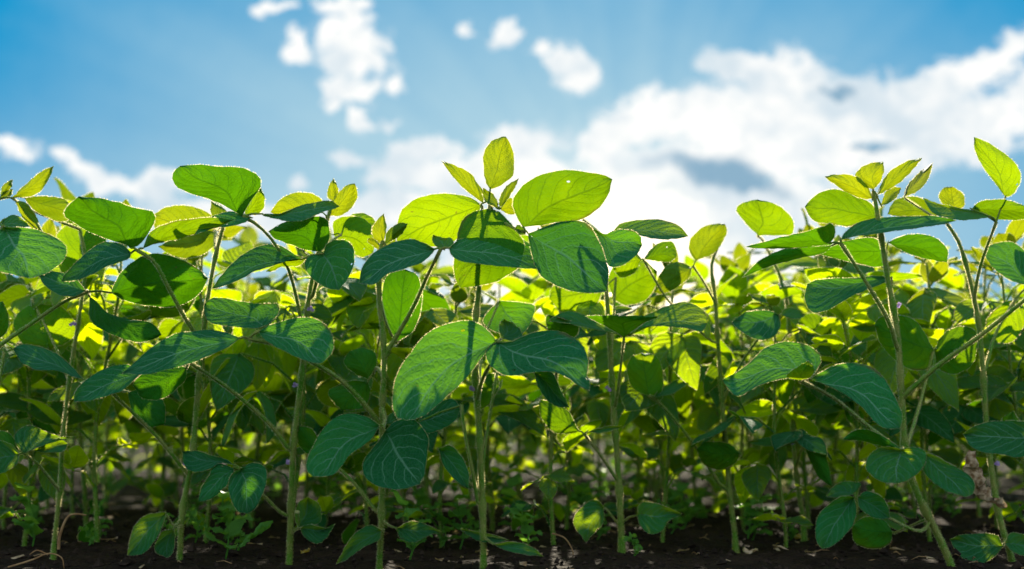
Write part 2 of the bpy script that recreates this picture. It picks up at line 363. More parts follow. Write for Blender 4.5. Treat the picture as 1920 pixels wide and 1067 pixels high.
def traced_leaflet(name, spec, Y0, parent, mat):
    """spec: (face, dY, k, base, tip, A, B[, g, fold]) traced outline at its own depth and tilt"""
    face, dY, k, base, tip, A, B = spec[:7]
    g = spec[7] if len(spec) > 7 else random.uniform(-.25, .25)
    n = 18
    A = catmull([base]+A+[tip], n); B = catmull([base]+B+[tip], n)
    jit = random.Random(int(base[0]+tip[1]*3))
    A, B = [[(p[0]+jit.uniform(-.9, .9)*(0 < i < n), p[1]+jit.uniform(-.9, .9)*(0 < i < n)) for i, p in enumerate(c)] for c in (A, B)]
    S = F/(Y0+dY)                                        # pixels per metre there
    rnd = random.Random(int(base[0]*7+base[1]*13+tip[0]))
    fold = spec[8] if len(spec) > 8 else rnd.uniform(0.25, 0.85)
    ph = rnd.random()*6; amp = 0.0035
    Lx, Ly = tip[0]-base[0], tip[1]-base[1]; Ln = math.hypot(Lx, Ly)
    # signed: is A on the left of base->tip (screen, y down)?
    mids = []
    for i in range(n+1):
        t = i/n; sx_, sy_ = base[0]+Lx*t, base[1]+Ly*t
        ax, ay = (A[i][0]+B[i][0])/2, (A[i][1]+B[i][1])/2
        wgt = 0.55*math.sin(math.pi*t)
        mids.append((sx_*(1-wgt)+ax*wgt, sy_*(1-wgt)+ay*wgt))
    sgn = 1 if face == 'T' else -1
    def dep(q, u, t):
        dz = (base[1]-q[1])/S; dx = (q[0]-base[0])/S
        y = (k*1.3 if face == 'T' else k)*dz + g*dx
        y += -sgn*fold*abs(u)**1.3*0.018                 # halves lift towards / away like a shallow V
        y += 0.008*math.sin(t*4.5+ph)*t + 0.0045*math.sin(u*4+t*8+ph)*abs(u)
        y += 0.0045*noise.noise(Vector((dx*38+ph, dz*38, ph)))*min(1, 6*t)
        return Y0+dY+y
    cen = P(base[0], base[1], Y0+dY)
    half = 5; rows = []; uvs = []
    for i in range(n+1):
        r = []; uvr = []; t = i/n
        for j in range(-half, half+1):
            u = j/half; e = A[i] if u < 0 else B[i]; m_ = mids[i]
            q = (m_[0]+(e[0]-m_[0])*abs(u), m_[1]+(e[1]-m_[1])*abs(u))
            r.append(P(q[0], q[1], dep(q, u, t))-cen); uvr.append((0.5+u*0.5, t))
        rows.append(r); uvs.append(uvr)
    # orientation: front face (upper side) must look to the camera when face == 'T'
    cx = (tip[0]-base[0])*(A[8][1]-base[1])-(tip[1]-base[1])*(A[8][0]-base[0])
    bx = (tip[0]-base[0])*(B[8][1]-base[1])-(tip[1]-base[1])*(B[8][0]-base[0])
    i = 8; d1 = rows[i][half+1]-rows[i][half]; d2 = rows[i+1][half]-rows[i][half]
    nrm = d1.cross(d2); view = -(cen+rows[i][half]-Vector((0, 0, CAMZ)))
    fc = nrm.dot(view) > 0
    flip = (face == 'T') != fc
    mids3 = [r[half] for r in rows]
    if flip:
        rows = [list(reversed(r)) for r in rows]; uvs = [list(reversed(r)) for r in uvs]
    mb = MB(); mb.quadgrid(rows, 0, uvs)
    rnd = random.Random(5)
    for side in (0, -1):
        for i in range(n):
            a, b = rows[i][side], rows[i+1][side]; ia = rows[i+1][1 if side == 0 else -2]
            d = b-a; L = d.length
            if L < 1e-5: continue
            dn = d.normalized(); o = b-ia; o = o-dn*o.dot(dn)
            if o.length < 1e-6: continue
            o.normalize(); nr_ = dn.cross(o)
            for kk in range(max(1, int(L*2600*(.35+1.2*abs(noise.noise(a*60)))))):
                f = rnd.random(); c = a.lerp(b, f)-o*0.0003
                dv = (o+dn*rnd.uniform(-.1, .6)+nr_*rnd.uniform(-.6, .6)).normalized()
                mb.tri(c-dn*0.00034, c+dn*0.00034, c+dv*0.0026*rnd.uniform(.45, 1.15), 1)
    me = mb.build(name, [mat, MAT['hair']])
    return link(name, me, parent, cen)

# ------------------------------------------------------------------ the sharp front plants, traced
# plant: (label, Y, stem [(px,py,dY)], r_bottom, r_top)
PL = {
 'P0': ('soybean plant at the far left, its long leaf stalk reaching in from the edge', 2.36, [(100,1030),(112,920),(118,820),(132,700),(146,610),(160,500),(150,430)], .0042, .0026),
 'PL': ('soybean plant half outside the left edge with a big blue-green leaf', 2.18, [(-40,1075),(-46,900),(-50,700),(-40,500),(-25,400)], .0048, .003),
 'P1': ('soybean plant with two stems left of centre, dark cupped leaf held out to the left', 2.24, [(336,1068),(342,960),(360,860),(372,720),(384,600),(400,500),(417,430),(425,405)], .0052, .0030),
 'P2': ('tall soybean plant whose broad top leaf stands against the sky left of centre', 2.26, [(542,1068),(546,950),(550,840),(566,700),(574,600),(586,520),(606,440),(622,385)], .0058, .0030),
 'P3': ('soybean plant with two blue-green leaves crossing near a small folded bud on top', 2.20, [(711,1068),(716,940),(716,800),(720,660),(711,560),(712,490),(716,458)], .0052, .0036),
 'P4': ('tallest soybean plant in the middle, upright leaf at its tip and large drooping leaves', 2.17, [(907,1070),(905,960),(898,800),(891,700),(892,600),(898,540),(906,440),(920,388)], .0056, .0036),
 'P5': ('soybean plant right of the tallest one, flat dark leaf seen edge-on', 2.42, [(1166,1022),(1160,900),(1150,760),(1143,640),(1138,560),(1130,470),(1118,440)], .0062, .0034),
 'P6': ('slender soybean plant with small round bright top leaf, right of centre', 2.55, [(1380,1020),(1366,900),(1354,750),(1346,640),(1341,560),(1334,500),(1345,465)], .0052, .0030),
 'P7': ('blurred soybean plant between the slender one and the tall right-hand one', 2.70, [(1508,985),(1492,880),(1486,760),(1482,640),(1470,540),(1440,470)], .0052, .003),
 'P8': ('tall soybean plant on the right, leaning at its base, young leaves spread like a star', 2.20, [(1790,1075),(1762,1010),(1722,930),(1700,860),(1690,740),(1682,620),(1664,520),(1650,430),(1638,360)], .0066, .0034),
 'P9': ('soybean plant at the right edge with a tall pointed folded leaf on top', 2.34, [(1900,1055),(1872,960),(1852,820),(1842,680),(1830,577),(1802,465),(1776,420)], .0058, .003),
 'PR': ('soybean plant half outside the right edge with a shrivelled brown leaf beside it', 2.15, [(1990,1080),(1985,900),(1975,700),(1965,520),(1950,420)], .005, .003),
}
LV = []   # (plant, stalk pts [(px,py,dY)], radius, [leaflet specs], material)
def S(pl, st, lf, r=.0026, mat='leaf'): LV.append((pl, st, r, lf, mat))
S('PL', [(-45,560,0),(-20,470,-.03),(5,424,-.05)], [('T',-.05,.9,(8,425),(56,522),[(60,429),(105,446),(126,469),(112,495),(82,515)],[(-18,440),(-42,470),(-20,500),(22,514)]),
  ('T',-.03,1.6,(-5,420),(56,424),[(5,412),(26,403),(45,412)],[(10,428),(30,430)])])
S('PL', [(-50,700,0),(-5,652,0),(60,606,.02),(120,566,.04),(165,547,.05)], [
  ('U',.05,-.6,(208,549),(390,521),[(225,514),(259,484),(296,476),(338,486),(375,506)],[(232,562),(270,572),(326,575),(360,562),(382,540)],.2),
  ('T',.04,1.5,(160,545),(72,516),[(140,520),(110,510),(85,508)],[(140,555),(110,552),(85,535)]),
  ('U',.10,1.2,(168,556),(303,628),[(200,585),(240,598),(285,606)],[(170,600),(200,622),(250,640),(285,638)])], .0030)
S('P0', [(150,430,0),(60,395,-.05),(22,371,-.1)], [('U',-.1,-.3,(22,371),(101,311),[(49,345),(75,324)],[(56,369),(79,356),(94,330)]),
  ('U',-.08,-.4,(46,371),(133,398),[(60,368),(84,368),(112,371),(129,381)],[(56,386),(75,401),(109,415),(128,412)]),
  ('U',-.1,-.2,(28,376),(82,437),[(49,381),(67,405)],[(38,400),(58,428)]),
  ('U',-.1,-.2,(0,372),(24,337),[(4,350),(14,341)],[(12,362),(22,350)]),('U',-.1,-.2,(0,374),(24,354),[(6,362),(16,355)],[(14,372),(22,364)])], .002, 'young')
S('P1', [(384,650,0),(356,611,-.02),(320,548,-.05),(290,492,-.07),(258,470,-.08)], [
  ('U',-.08,-.9,(246,465),(148,368),[(259,461),(277,439),(291,412),(284,396),(247,388),(221,379),(180,371)],[(228,456),(208,450),(165,433),(139,417),(119,402),(128,386)],.15),
  ('T',-.06,1.6,(246,474),(115,528),[(229,458),(195,454),(169,469),(146,488),(124,513)],[(240,485),(202,499),(165,518),(135,527)]),
  ('U',-.05,-1.1,(268,466),(440,412),[(280,437),(308,421),(345,412),(395,408)],[(292,456),(337,448),(370,437),(410,424)])], .0030)
S('P1', [(404,470,0),(404,435,.08),(408,430,.12)], [('U',.13,-.5,(404,428),(283,406),[(396,404),(370,390),(340,385),(308,390)],[(385,450),(340,462),(300,448)]),
  ('U',.12,-.2,(412,440),(296,462),[(380,430),(340,440)],[(404,458),(385,474),(352,484),(322,478)]),('U',.1,-.4,(420,430),(397,376),[(405,415),(395,395)],[(428,405),(415,385)])], .002, 'young')
S('P1', [(348,885,0),(300,825,-.02),(250,775,-.05),(209,736,-.07)], [
  ('T',-.07,1.2,(262,700),(139,754),[(239,684),(209,687),(180,700),(155,718),(140,737)],[(235,729),(209,739),(176,750)]),
  ('T',-.06,1.8,(158,712),(24,654),[(138,691),(109,666),(75,650),(42,646)],[(138,706),(105,695),(67,693),(38,677)]),
  ('U',.02,1.0,(240,735),(310,795),[(270,730),(305,750)],[(250,780),(280,800)])], .0026)
S('P1', [(340,975,0),(325,985,-.02),(312,965,-.04)], [('T',-.04,.5,(311,961),(239,1041),[(290,962),(270,968),(251,988),(243,1014)],[(308,975),(293,1009),(272,1035),(254,1041)])], .0014)
S('P1', [(342,985,0),(330,990,-.02)], [('T',-.03,.5,(326,992),(312,1046),[(305,996),(296,1010),(290,1032)],[(328,1010),(326,1030),(320,1042)])], .0012)
S('P2', [(570,690,0),(564,600,-.02),(541,505,-.04),(510,450,-.06),(480,420,-.07),(455,406,-.07)], [
  ('U',-.07,-.7,(454,405),(338,311),[(457,397),(471,375),(489,349),(484,330),(465,319),(446,313),(409,312),(375,308)],[(442,399),(420,385),(390,373),(356,362),(334,352),(324,338),(325,322)],.2),
  ('T',-.07,2.0,(470,408),(364,441),[(452,399),(424,397),(397,407),(376,424)],[(460,417),(431,424),(400,428)]),
  ('U',-.04,-.4,(460,403),(490,352),[(458,385),(472,365)],[(482,402),(494,390),(496,368)]),
  ('T',-.07,2.2,(489,401),(637,387),[(521,402),(562,386),(600,377),(622,377)],[(505,408),(548,415),(578,410),(608,396),(625,392)])], .0028)
S('P2', [(585,560,0),(600,505,-.04),(603,476,-.06)], [
  ('U',-.05,-.5,(601,472),(503,434),[(614,455),(618,430),(612,411),(596,406),(562,410),(525,420)],[(577,469),(540,457),(517,448)]),
  ('T',-.07,.5,(606,476),(636,544),[(590,477),(574,485),(572,502),(585,521),(611,539)],[(612,458),(630,450),(652,453),(664,470),(664,492),(652,523)]),
  ('T',-.08,1.5,(566,486),(397,541),[(544,472),(521,460),(491,461),(457,476),(427,502)],[(545,487),(512,498),(480,508),(450,524),(416,537)]),
  ('U',-.07,-1.4,(574,484),(498,510),[(545,478),(520,490)],[(560,498),(530,500),(512,508)])], .0026)
S('P2', [(610,440,0),(614,420,.0),(612,405,-.01)], [('U',-.01,-.5,(600,398),(507,398),[(606,382),(596,368),(575,361),(545,363),(522,378)],[(580,410),(545,412),(520,404)])], .002, 'young')
S('P2', [(622,385,0),(622,378,0)], [('U',0,-.1,(624,380),(625,334),[(614,368),(616,350)],[(634,365),(633,348)]),
  ('U',0,-.3,(614,404),(665,344),[(618,388),(632,366),(648,349)],[(640,404),(660,388),(671,365)])], .0018, 'young')
S('P2', [(600,470,0),(625,450,.04),(640,440,.06)], [('U',.06,-.3,(626,440),(700,474),[(625,415),(656,405),(685,412),(702,435)],[(632,458),(655,472),(680,482)]),
  ('U',.08,-.3,(650,415),(705,430),[(660,402),(682,400),(702,412)],[(670,425),(690,432)])], .002)
S('P2', [(548,852,0),(505,795,-.02),(430,730,-.05),(356,680,-.08)], [('U',-.05,.6,(350,690),(248,722),[(330,686),(290,693),(262,705)],[(345,715),(310,745),(270,748)])], .0030)
S('P2', [(545,968,0),(525,960,-.01),(490,925,-.04),(450,880,-.07)], [
  ('T',-.07,1.2,(440,872),(341,846),[(425,862),(400,855),(370,846)],[(415,868),(394,879),(364,885),(346,872)]),
  ('T',-.07,.5,(438,878),(372,941),[(414,870),(400,876),(389,896),(377,917)],[(437,890),(424,910),(410,925),(394,936)]),
  ('T',-.08,.4,(452,878),(464,963),[(432,892),(428,915),(435,940),(446,958)],[(472,868),(490,871),(501,886),(496,915),(482,950)])], .0022)
S('P2', [(546,1000,0),(556,992,-.02),(563,990,-.03)], [('T',-.03,1.0,(563,991),(629,982),[(575,984),(592,985),(612,990)],[(570,1005),(592,1019),(612,1009)])], .0012)
S('P2', [(550,960,0),(560,960,.05)], [('T',.06,.6,(560,990),(578,932),[(552,970),(560,942)],[(585,985),(602,975),(598,945)])], .0012)
S('P3', [(722,665,0),(750,620,-.01),(778,570,-.03),(800,520,-.05),(826,468,-.07)], [
  ('T',-.07,1.5,(816,467),(673,532),[(795,456),(772,449),(742,453),(709,469),(682,495)],[(806,480),(784,495),(757,504),(727,514),(701,533)]),
  ('T',-.08,1.4,(842,465),(1016,504),[(859,450),(892,441),(930,440),(967,445),(994,457),(1011,480)],[(847,480),(870,491),(915,497),(960,501),(990,504)]),
  ('T',-.05,1.8,(833,468),(812,440),[(818,462),(810,450)],[(850,462),(846,446),(830,446)])], .0030)
S('P3', [(716,458,0),(717,452,0)], [('U',0,-.2,(717,460),(720,400),[(700,445),(698,428),(708,412)],[(723,440),(724,420)]),
  ('U',0,-.3,(722,458),(765,419),[(726,435),(745,420)],[(736,450),(754,438)]),('U',.02,-.3,(712,470),(690,448),[(700,462),(690,455)],[(712,455),(702,445)])], .003, 'young')
S('P3', [(710,790,0),(650,723,-.03),(594,684,-.06),(520,648,-.08),(466,635,-.08)], [
  ('T',-.05,1.3,(498,612),(383,570),[(520,590),(522,571),(500,569),(465,568),(424,560),(397,559)],[(475,615),(420,611),(394,604),(383,589)]),
  ('T',-.09,1.0,(485,622),(604,681),[(510,608),(547,598),(585,596),(611,609),(625,634),(622,662)],[(494,636),(520,652),(545,664),(572,676),(592,681)]),
  ('T',-.09,1.2,(450,634),(229,700),[(419,622),(390,619),(356,622),(327,626),(285,651),(251,681)],[(425,652),(390,668),(356,681),(310,694),(268,702)])], .0032)
S('P3', [(716,765,0),(722,785,-.03),(718,801,-.06)], [
  ('T',-.06,.7,(712,798),(600,894),[(695,785),(666,776),(632,781),(603,808),(582,846),(574,871),(582,891)],[(695,825),(670,842),(653,855),(636,880),(620,892)]),
  ('T',-.07,.6,(722,808),(787,908),[(740,791),(770,784),(791,800),(804,824),(800,855),(796,890)],[(708,829),(688,855),(679,875),(690,901),(716,914),(754,917)]),
  ('T',-.04,1.0,(722,796),(764,776),[(728,780),(745,770)],[(740,796),(756,790)])], .0024)
S('P3', [(709,965,0),(680,925,.02),(640,882,.04),(605,862,.05)], [('U',.05,.4,(605,862),(560,800),[(575,850),(555,825)],[(600,835),(585,805)])], .0026)
S('P3', [(717,992,0),(720,995,-.01)], [('T',-.02,.8,(716,994),(630,1058),[(695,984),(670,997),(649,1022)],[(710,1012),(678,1028),(653,1047)])], .0012)
S('P3', [(717,975,0),(730,985,-.02),(744,990,-.03)], [('T',-.03,1.2,(743,990),(828,997),[(770,978),(796,983)],[(750,1009),(779,1016),(804,1004)])], .0013)
S('P4', [(912,420,0),(905,395,0),(903,386,0)], [('U',.03,-.5,(902,384),(744,452),[(885,371),(855,365),(821,364),(784,371),(757,390),(746,416)],[(893,410),(875,432),(855,450),(825,461),(784,462)],-.1)], .0026)
S('P4', [(917,400,0),(918,380,0)], [('U',-.01,0,(919,355),(948,256),[(911,341),(907,315),(907,289),(919,268),(934,259)],[(937,349),(957,334),(964,322),(963,292),(959,274)],.1),
  ('U',.01,-.3,(906,381),(827,301),[(907,360),(894,343),(885,328),(862,314)],[(885,366),(862,346),(840,320)])], .0026, 'young')
S('P4', [(920,388,0),(924,386,0)], [('T',-.02,.2,(933,391),(905,352),[(912,380),(906,365)],[(933,378),(922,362)]),
  ('U',0,-.2,(936,390),(973,334),[(937,370),(950,349)],[(948,379),(962,358)]),('U',.03,-.2,(936,392),(972,398),[(950,372),(965,376)],[(950,400),(962,402)])], .003, 'young')
S('P4', [(915,398,0),(922,392,-.02)], [('U',-.02,.25,(922,392),(863,540),[(904,394),(877,403),(862,424),(856,454),(851,491),(853,520)],[(940,400),(962,424),(973,439),(983,458),(979,484),(967,506),(930,528),(892,537)])], .0026)
S('P4', [(912,410,0),(945,418,-.02),(972,432,-.04),(985,434,-.05)], [
  ('U',-.05,-.55,(981,426),(1148,336),[(967,403),(961,378),(979,349),(1009,330),(1054,320),(1091,321),(1129,328)],[(1009,423),(1054,416),(1084,414),(1110,401),(1130,381),(1142,360)]),
  ('T',-.06,.45,(990,438),(1138,547),[(1016,428),(1039,418),(1072,413),(1102,420),(1121,450),(1134,480),(1141,514)],[(994,465),(1005,502),(1020,521),(1046,536),(1080,547),(1114,550)]),
  ('T',-.04,.6,(986,434),(966,428),[(978,424),(970,422)],[(984,440),(972,438)])], .0024)
S('P4', [(893,755,0),(905,710,-.02),(921,680,-.04),(936,640,-.07)], [
  ('T',-.07,.55,(930,638),(764,788),[(915,620),(893,604),(868,601),(835,608),(800,625),(775,655),(750,690),(738,730),(736,765),(746,785)],[(922,650),(905,668),(880,702),(850,732),(820,759),(790,782)]),
  ('T',-.08,1.0,(932,642),(1105,732),[(963,640),(980,630),(1013,621),(1051,622),(1084,640),(1100,662),(1103,689),(1097,698),(1106,716)],[(914,652),(911,664),(921,687),(950,704),(988,699),(1030,696),(1063,708),(1084,723)],0,.1),
  ('T',-.04,.5,(1001,696),(1068,764),[(1009,725),(1026,750),(1048,763)],[(1034,698),(1050,729)]),
  ('T',-.04,1.2,(940,636),(946,598),[(936,618),(938,605)],[(975,640),(978,622),(962,606)])], .0026)
S('P4', [(899,960,0),(908,850,.03),(922,760,.05),(932,700,.07)], [('U',.08,-.4,(932,700),(890,770),[(905,705),(890,735)],[(935,725),(915,760)])], .0022)
S('P4', [(898,955,0),(885,880,-.01),(870,800,.0),(866,760,.02)], [('T',.02,.9,(783,792),(863,768),[(800,765),(822,753),(845,748),(856,754)],[(790,806),(806,811),(837,800),(856,785)])], .0026)
S('P4', [(903,925,0),(880,905,-.01),(850,870,-.02),(824,842,-.03)], [('T',-.03,.6,(823,841),(879,918),[(846,836),(866,858),(879,888)],[(829,867),(850,896)])], .0018)
S('P4', [(906,1005,0),(918,1015,-.02),(927,1020,-.03)], [('T',-.03,1.6,(927,1021),(1019,1043),[(955,1016),(982,1019),(1004,1030)],[(945,1030),(984,1040)])], .0013)
S('P4', [(906,1000,0),(900,1005,-.0)], [('T',0,1.8,(950,1012),(862,992),[(930,1004),(895,998),(872,991)],[(930,1018),(895,1013)])], .0012)
S('P5', [(1118,440,0),(1105,420,-.05),(1094,412,-.12)], [('T',-.14,.8,(1094,411),(1204,460),[(1117,429),(1132,439),(1159,431),(1185,432),(1200,442)],[(1110,435),(1129,465),(1140,498),(1159,500),(1181,488),(1197,474)])], .0024)
S('P5', [(1130,470,0),(1142,445,-.02),(1150,434,-.03)], [('T',-.03,1.7,(1150,433),(1291,443),[(1162,420),(1192,413),(1237,412),(1271,422)],[(1180,438),(1204,443),(1235,449),(1275,447)])], .0022)
S('P5', [(1152,770,0),(1160,720,-.03),(1170,634,-.07)], [
  ('T',-.07,2.2,(1165,630),(1027,602),[(1140,612),(1115,600),(1075,584),(1045,590)],[(1140,622),(1100,614),(1060,606)]),
  ('U',-.07,-2.0,(1169,634),(1205,592),[(1140,614),(1112,600),(1098,592),(1150,592)],[(1185,622),(1210,604),(1235,594)]),
  ('T',-.07,1.6,(1174,630),(1326,605),[(1195,602),(1230,582),(1275,567),(1305,572),(1326,592)],[(1210,612),(1255,612),(1290,616),(1315,622)])], .0022)
S('P5', [(1160,905,0),(1130,860,-.02),(1096,815,-.05)], [('U',-.05,.2,(1085,808),(1011,752),[(1066,772),(1040,755),(1020,750)],[(1070,812),(1040,810),(1016,785)]),('T',-.05,2.2,(1100,810),(1170,800),[(1120,804),(1150,798)],[(1125,812),(1150,806)])], .0024)
S('P5', [(1160,985,0),(1145,965,-.01),(1133,952,-.02)], [('T',-.02,.5,(1132,951),(1099,1017),[(1120,938),(1105,940),(1080,963),(1076,985)],[(1131,980),(1113,999)])], .0014)
S('P5', [(1160,985,0),(1180,970,-.01),(1195,966,-.02)], [('T',-.02,.5,(1195,965),(1280,963),[(1201,943),(1231,944),(1260,955)],[(1201,988),(1222,1001),(1243,993),(1255,976)])], .0014)
S('P5', [(1145,690,0),(1150,600,.08),(1155,520,.12)], [('U',.12,-.3,(1150,560),(1232,508),[(1140,520),(1160,492),(1200,484)],[(1170,572),(1205,566),(1228,540)]),('U',.1,-.2,(1130,545),(1030,560),[(1110,520),(1070,515),(1035,538)],[(1110,580),(1060,590)])], .0022)
S('P6', [(1346,650,0),(1300,610,-.03),(1250,560,-.06),(1207,488,-.1)], [('U',-.08,.0,(1207,486),(1268,482),[(1222,465),(1245,453),(1264,456)],[(1234,490),(1256,491)]),
  ('U',-.09,-.4,(1204,486),(1150,505),[(1185,465),(1160,470)],[(1190,510),(1165,520)])], .0020)
S('P6', [(1342,570,0),(1320,530,-.02),(1300,500,-.04)], [('U',-.04,-.3,(1305,489),(1359,420),[(1292,472),(1294,450),(1316,427),(1339,420)],[(1339,474),(1357,450),(1363,434)]),
  ('U',-.04,.3,(1297,502),(1226,548),[(1279,492),(1256,495),(1237,514)],[(1291,521),(1271,537),(1245,551)])], .002, 'young')
S('P6', [(1356,920,0),(1304,838,-.04),(1243,762,-.07),(1216,742,-.08)], [('U',-.08,.2,(1216,742),(1203,662),[(1190,730),(1176,700),(1182,672)],[(1240,735),(1243,700),(1230,668)]),('T',-.08,2,(1225,745),(1290,710),[(1240,728),(1270,712)],[(1260,738),(1285,722)])], .0026)
S('P6', [(1364,880,0),(1380,862,-.03),(1389,852,-.06)], [('U',-.06,-.6,(1388,850),(1306,842),[(1370,834),(1345,828),(1320,830)],[(1378,868),(1348,880),(1319,870)])], .0016)
S('P6', [(1352,760,0),(1385,690,-.02),(1430,625,-.05),(1462,594,-.07)], [('T',-.08,.9,(1460,590),(1372,604),[(1445,584),(1424,582),(1395,587)],[(1463,612),(1450,632),(1420,637),(1390,622)]),('T',-.07,2,(1464,590),(1510,590),[(1475,578),(1495,580)],[(1480,596),(1500,597)])], .002)
S('P7', [(1440,470,0),(1430,450,-.1),(1421,442,-.2)], [('U',-.25,-.3,(1421,442),(1420,374),[(1400,420),(1380,393),(1396,379)],[(1462,441),(1486,438),(1487,414),(1470,393),(1446,380)])], .002)
S('P7', [(1486,760,0),(1520,700,.0),(1560,640,.02)], [('U',.02,-.2,(1560,640),(1500,590),[(1520,640),(1498,615)],[(1555,610),(1530,588)]),('U',.02,.1,(1560,640),(1600,720),[(1540,670),(1560,705)],[(1590,650),(1612,690)])], .0022)
S('P7', [(1492,880,0),(1500,850,-.08),(1508,832,-.15)], [('U',-.15,.5,(1506,830),(1560,912),[(1530,830),(1552,865)],[(1515,855),(1535,895)]),('T',-.15,2,(1500,828),(1400,830),[(1470,818),(1430,822)],[(1470,836),(1430,836)])], .0018)
S('P8', [(1684,660,0),(1665,600,-.03),(1618,520,-.06),(1577,457,-.08)], [
  ('T',-.08,2.3,(1576,450),(1794,414),[(1590,430),(1627,412),(1702,405),(1762,406)],[(1601,444),(1650,437),(1725,427),(1770,420)]),
  ('U',-.08,-1.5,(1556,456),(1396,463),[(1566,440),(1562,418),(1545,424),(1515,433),(1460,446)],[(1539,461),(1500,464),(1440,466)]),
  ('U',-.06,-1.2,(1560,460),(1392,520),[(1530,462),(1500,460),(1462,470),(1425,488)],[(1540,476),(1500,484),(1460,494),(1430,504)])], .0030)
S('P8', [(1645,420,0),(1648,408,0)], [('U',.02,-.3,(1644,408),(1509,388),[(1636,384),(1601,366),(1564,354),(1530,366)],[(1620,414),(1590,424),(1562,420),(1526,414)])], .002)
S('P8', [(1640,370,0),(1637,358,0)], [('U',0,-.5,(1636,372),(1546,331),[(1627,350),(1605,331),(1571,327)],[(1622,373),(1601,367),(1573,352)]),
  ('U',-.01,-.1,(1637,356),(1656,303),[(1616,345),(1603,328),(1624,309)],[(1650,341),(1657,322)]),
  ('U',0,-.4,(1644,366),(1729,296),[(1654,341),(1672,319),(1702,302)],[(1665,356),(1691,339),(1712,318)]),
  ('T',0,.5,(1652,385),(1690,352),[(1658,365),(1672,350)],[(1668,380),(1682,368)])], .0026, 'young')
S('P8', [(1682,620,0),(1670,575,.03),(1672,525,.05)], [('T',.04,1.5,(1672,520),(1514,532),[(1640,518),(1600,521),(1560,522),(1530,525)],[(1650,534),(1601,553),(1552,581),(1522,584),(1508,560)])], .002)
S('P8', [(1666,530,0),(1662,490,.05),(1662,470,.08)], [('U',.08,-1,(1662,470),(1516,470),[(1640,447),(1582,452),(1545,458)],[(1655,500),(1600,492),(1550,480)]),
  ('U',.08,-1,(1665,455),(1776,492),[(1700,440),(1745,442),(1775,465)],[(1700,474),(1740,486)])], .002)
S('P8', [(1692,745,0),(1760,685,-.03),(1840,628,-.06),(1925,560,-.09),(1980,520,-.12)], [('T',-.1,1,(1982,518),(2060,560),[(2010,500),(2050,520)],[(2000,545),(2040,570)])], .0034)
S('P8', [(1695,850,0),(1628,800,-.03),(1565,748,-.06),(1500,714,-.08)], [
  ('T',-.08,1.0,(1526,702),(1354,712),[(1540,676),(1530,657),(1507,645),(1469,641),(1436,652),(1394,690)],[(1500,705),(1449,713),(1415,727),(1386,742),(1370,734)]),
  ('T',-.08,.9,(1520,711),(1688,802),[(1541,697),(1574,682),(1620,684),(1649,700),(1670,729),(1687,762),(1693,785)],[(1566,729),(1599,750),(1624,771),(1641,792),(1664,804)]),
  ('U',-.10,-1.0,(1500,714),(1516,676),[(1474,706),(1492,690)],[(1522,706),(1527,690)])], .0028)
S('P8', [(1697,860,0),(1694,850,-.05),(1691,842,-.09)], [
  ('U',-.09,-1.3,(1689,842),(1580,824),[(1666,824),(1628,806),(1599,808)],[(1649,835),(1620,828)]),
  ('T',-.10,.6,(1691,842),(1681,907),[(1666,837),(1637,846),(1623,871),(1633,890),(1656,904)],[(1716,839),(1736,848),(1731,875),(1708,897)]),
  ('T',-.08,.9,(1732,850),(1810,932),[(1750,852),(1775,867),(1808,884),(1827,905),(1823,926)],[(1729,878),(1748,902),(1775,921)])], .0028)
S('P8', [(1745,985,0),(1720,996,-.02),(1668,972,-.04),(1603,932,-.06)], [
  ('T',-.06,.4,(1601,932),(1542,1029),[(1578,931),(1553,947),(1534,968),(1529,997),(1533,1020)],[(1606,955),(1599,984),(1578,1009),(1557,1025)]),
  ('T',-.05,1.3,(1601,927),(1549,931),[(1614,907),(1582,903),(1561,914)],[(1585,930),(1565,933)]),
  ('T',-.06,.6,(1608,932),(1669,971),[(1624,921),(1649,929),(1665,949)],[(1612,951),(1633,968),(1652,973)])], .0022)
S('P8', [(1745,970,0),(1710,985,.05),(1675,1000,.09)], [('U',.1,.3,(1674,998),(1597,985),[(1655,974),(1624,969)],[(1665,1022),(1630,1029),(1602,1015)])], .0018)
S('P8', [(1700,840,0),(1730,740,.1),(1750,660,.14)], [('U',.14,-.3,(1750,655),(1640,610),[(1720,605),(1680,590),(1650,595)],[(1745,690),(1700,690),(1655,650)]),('U',.14,-.2,(1752,655),(1832,640),[(1770,625),(1800,612),(1828,620)],[(1760,690),(1790,702),(1825,680)])], .0022)
S('P9', [(1824,575,0),(1838,500,-.03),(1868,416,-.07)], [
  ('U',-.07,-.1,(1885,370),(1826,257),[(1864,341),(1839,307),(1828,281)],[(1901,362),(1914,337),(1906,310),(1880,285),(1849,266)]),
  ('U',-.07,-1.5,(1822,392),(1960,402),[(1836,379),(1862,374),(1900,378)],[(1860,410),(1909,412)]),
  ('T',-.08,1.8,(1857,406),(1731,371),[(1834,396),(1789,388),(1752,379)],[(1828,412),(1777,411),(1747,396)])], .0026)
S('P9', [(1776,420,0),(1782,400,.02),(1788,390,.03)], [('U',.03,0,(1788,390),(1784,350),[(1766,382),(1761,364),(1770,352)],[(1806,389),(1808,370),(1797,356)]),
  ('U',.02,-.3,(1762,404),(1664,402),[(1740,378),(1705,368),(1676,378)],[(1735,408),(1700,408)])], .002, 'young')
S('P9', [(1776,420,0),(1740,400,-.05),(1697,372,-.1)], [('U',-.12,-.1,(1695,368),(1750,304),[(1700,350),(1722,325)],[(1716,361),(1737,341)])], .0014, 'spotted')
S('P9', [(1845,700,0),(1870,620,.03),(1905,560,.05)], [('T',.05,.6,(1930,535),(1842,470),[(1925,480),(1900,455),(1862,458)],[(1900,528),(1862,502)],0),('U',.06,.2,(1905,560),(1855,640),[(1880,570),(1850,600)],[(1925,590),(1900,640)])], .0026)
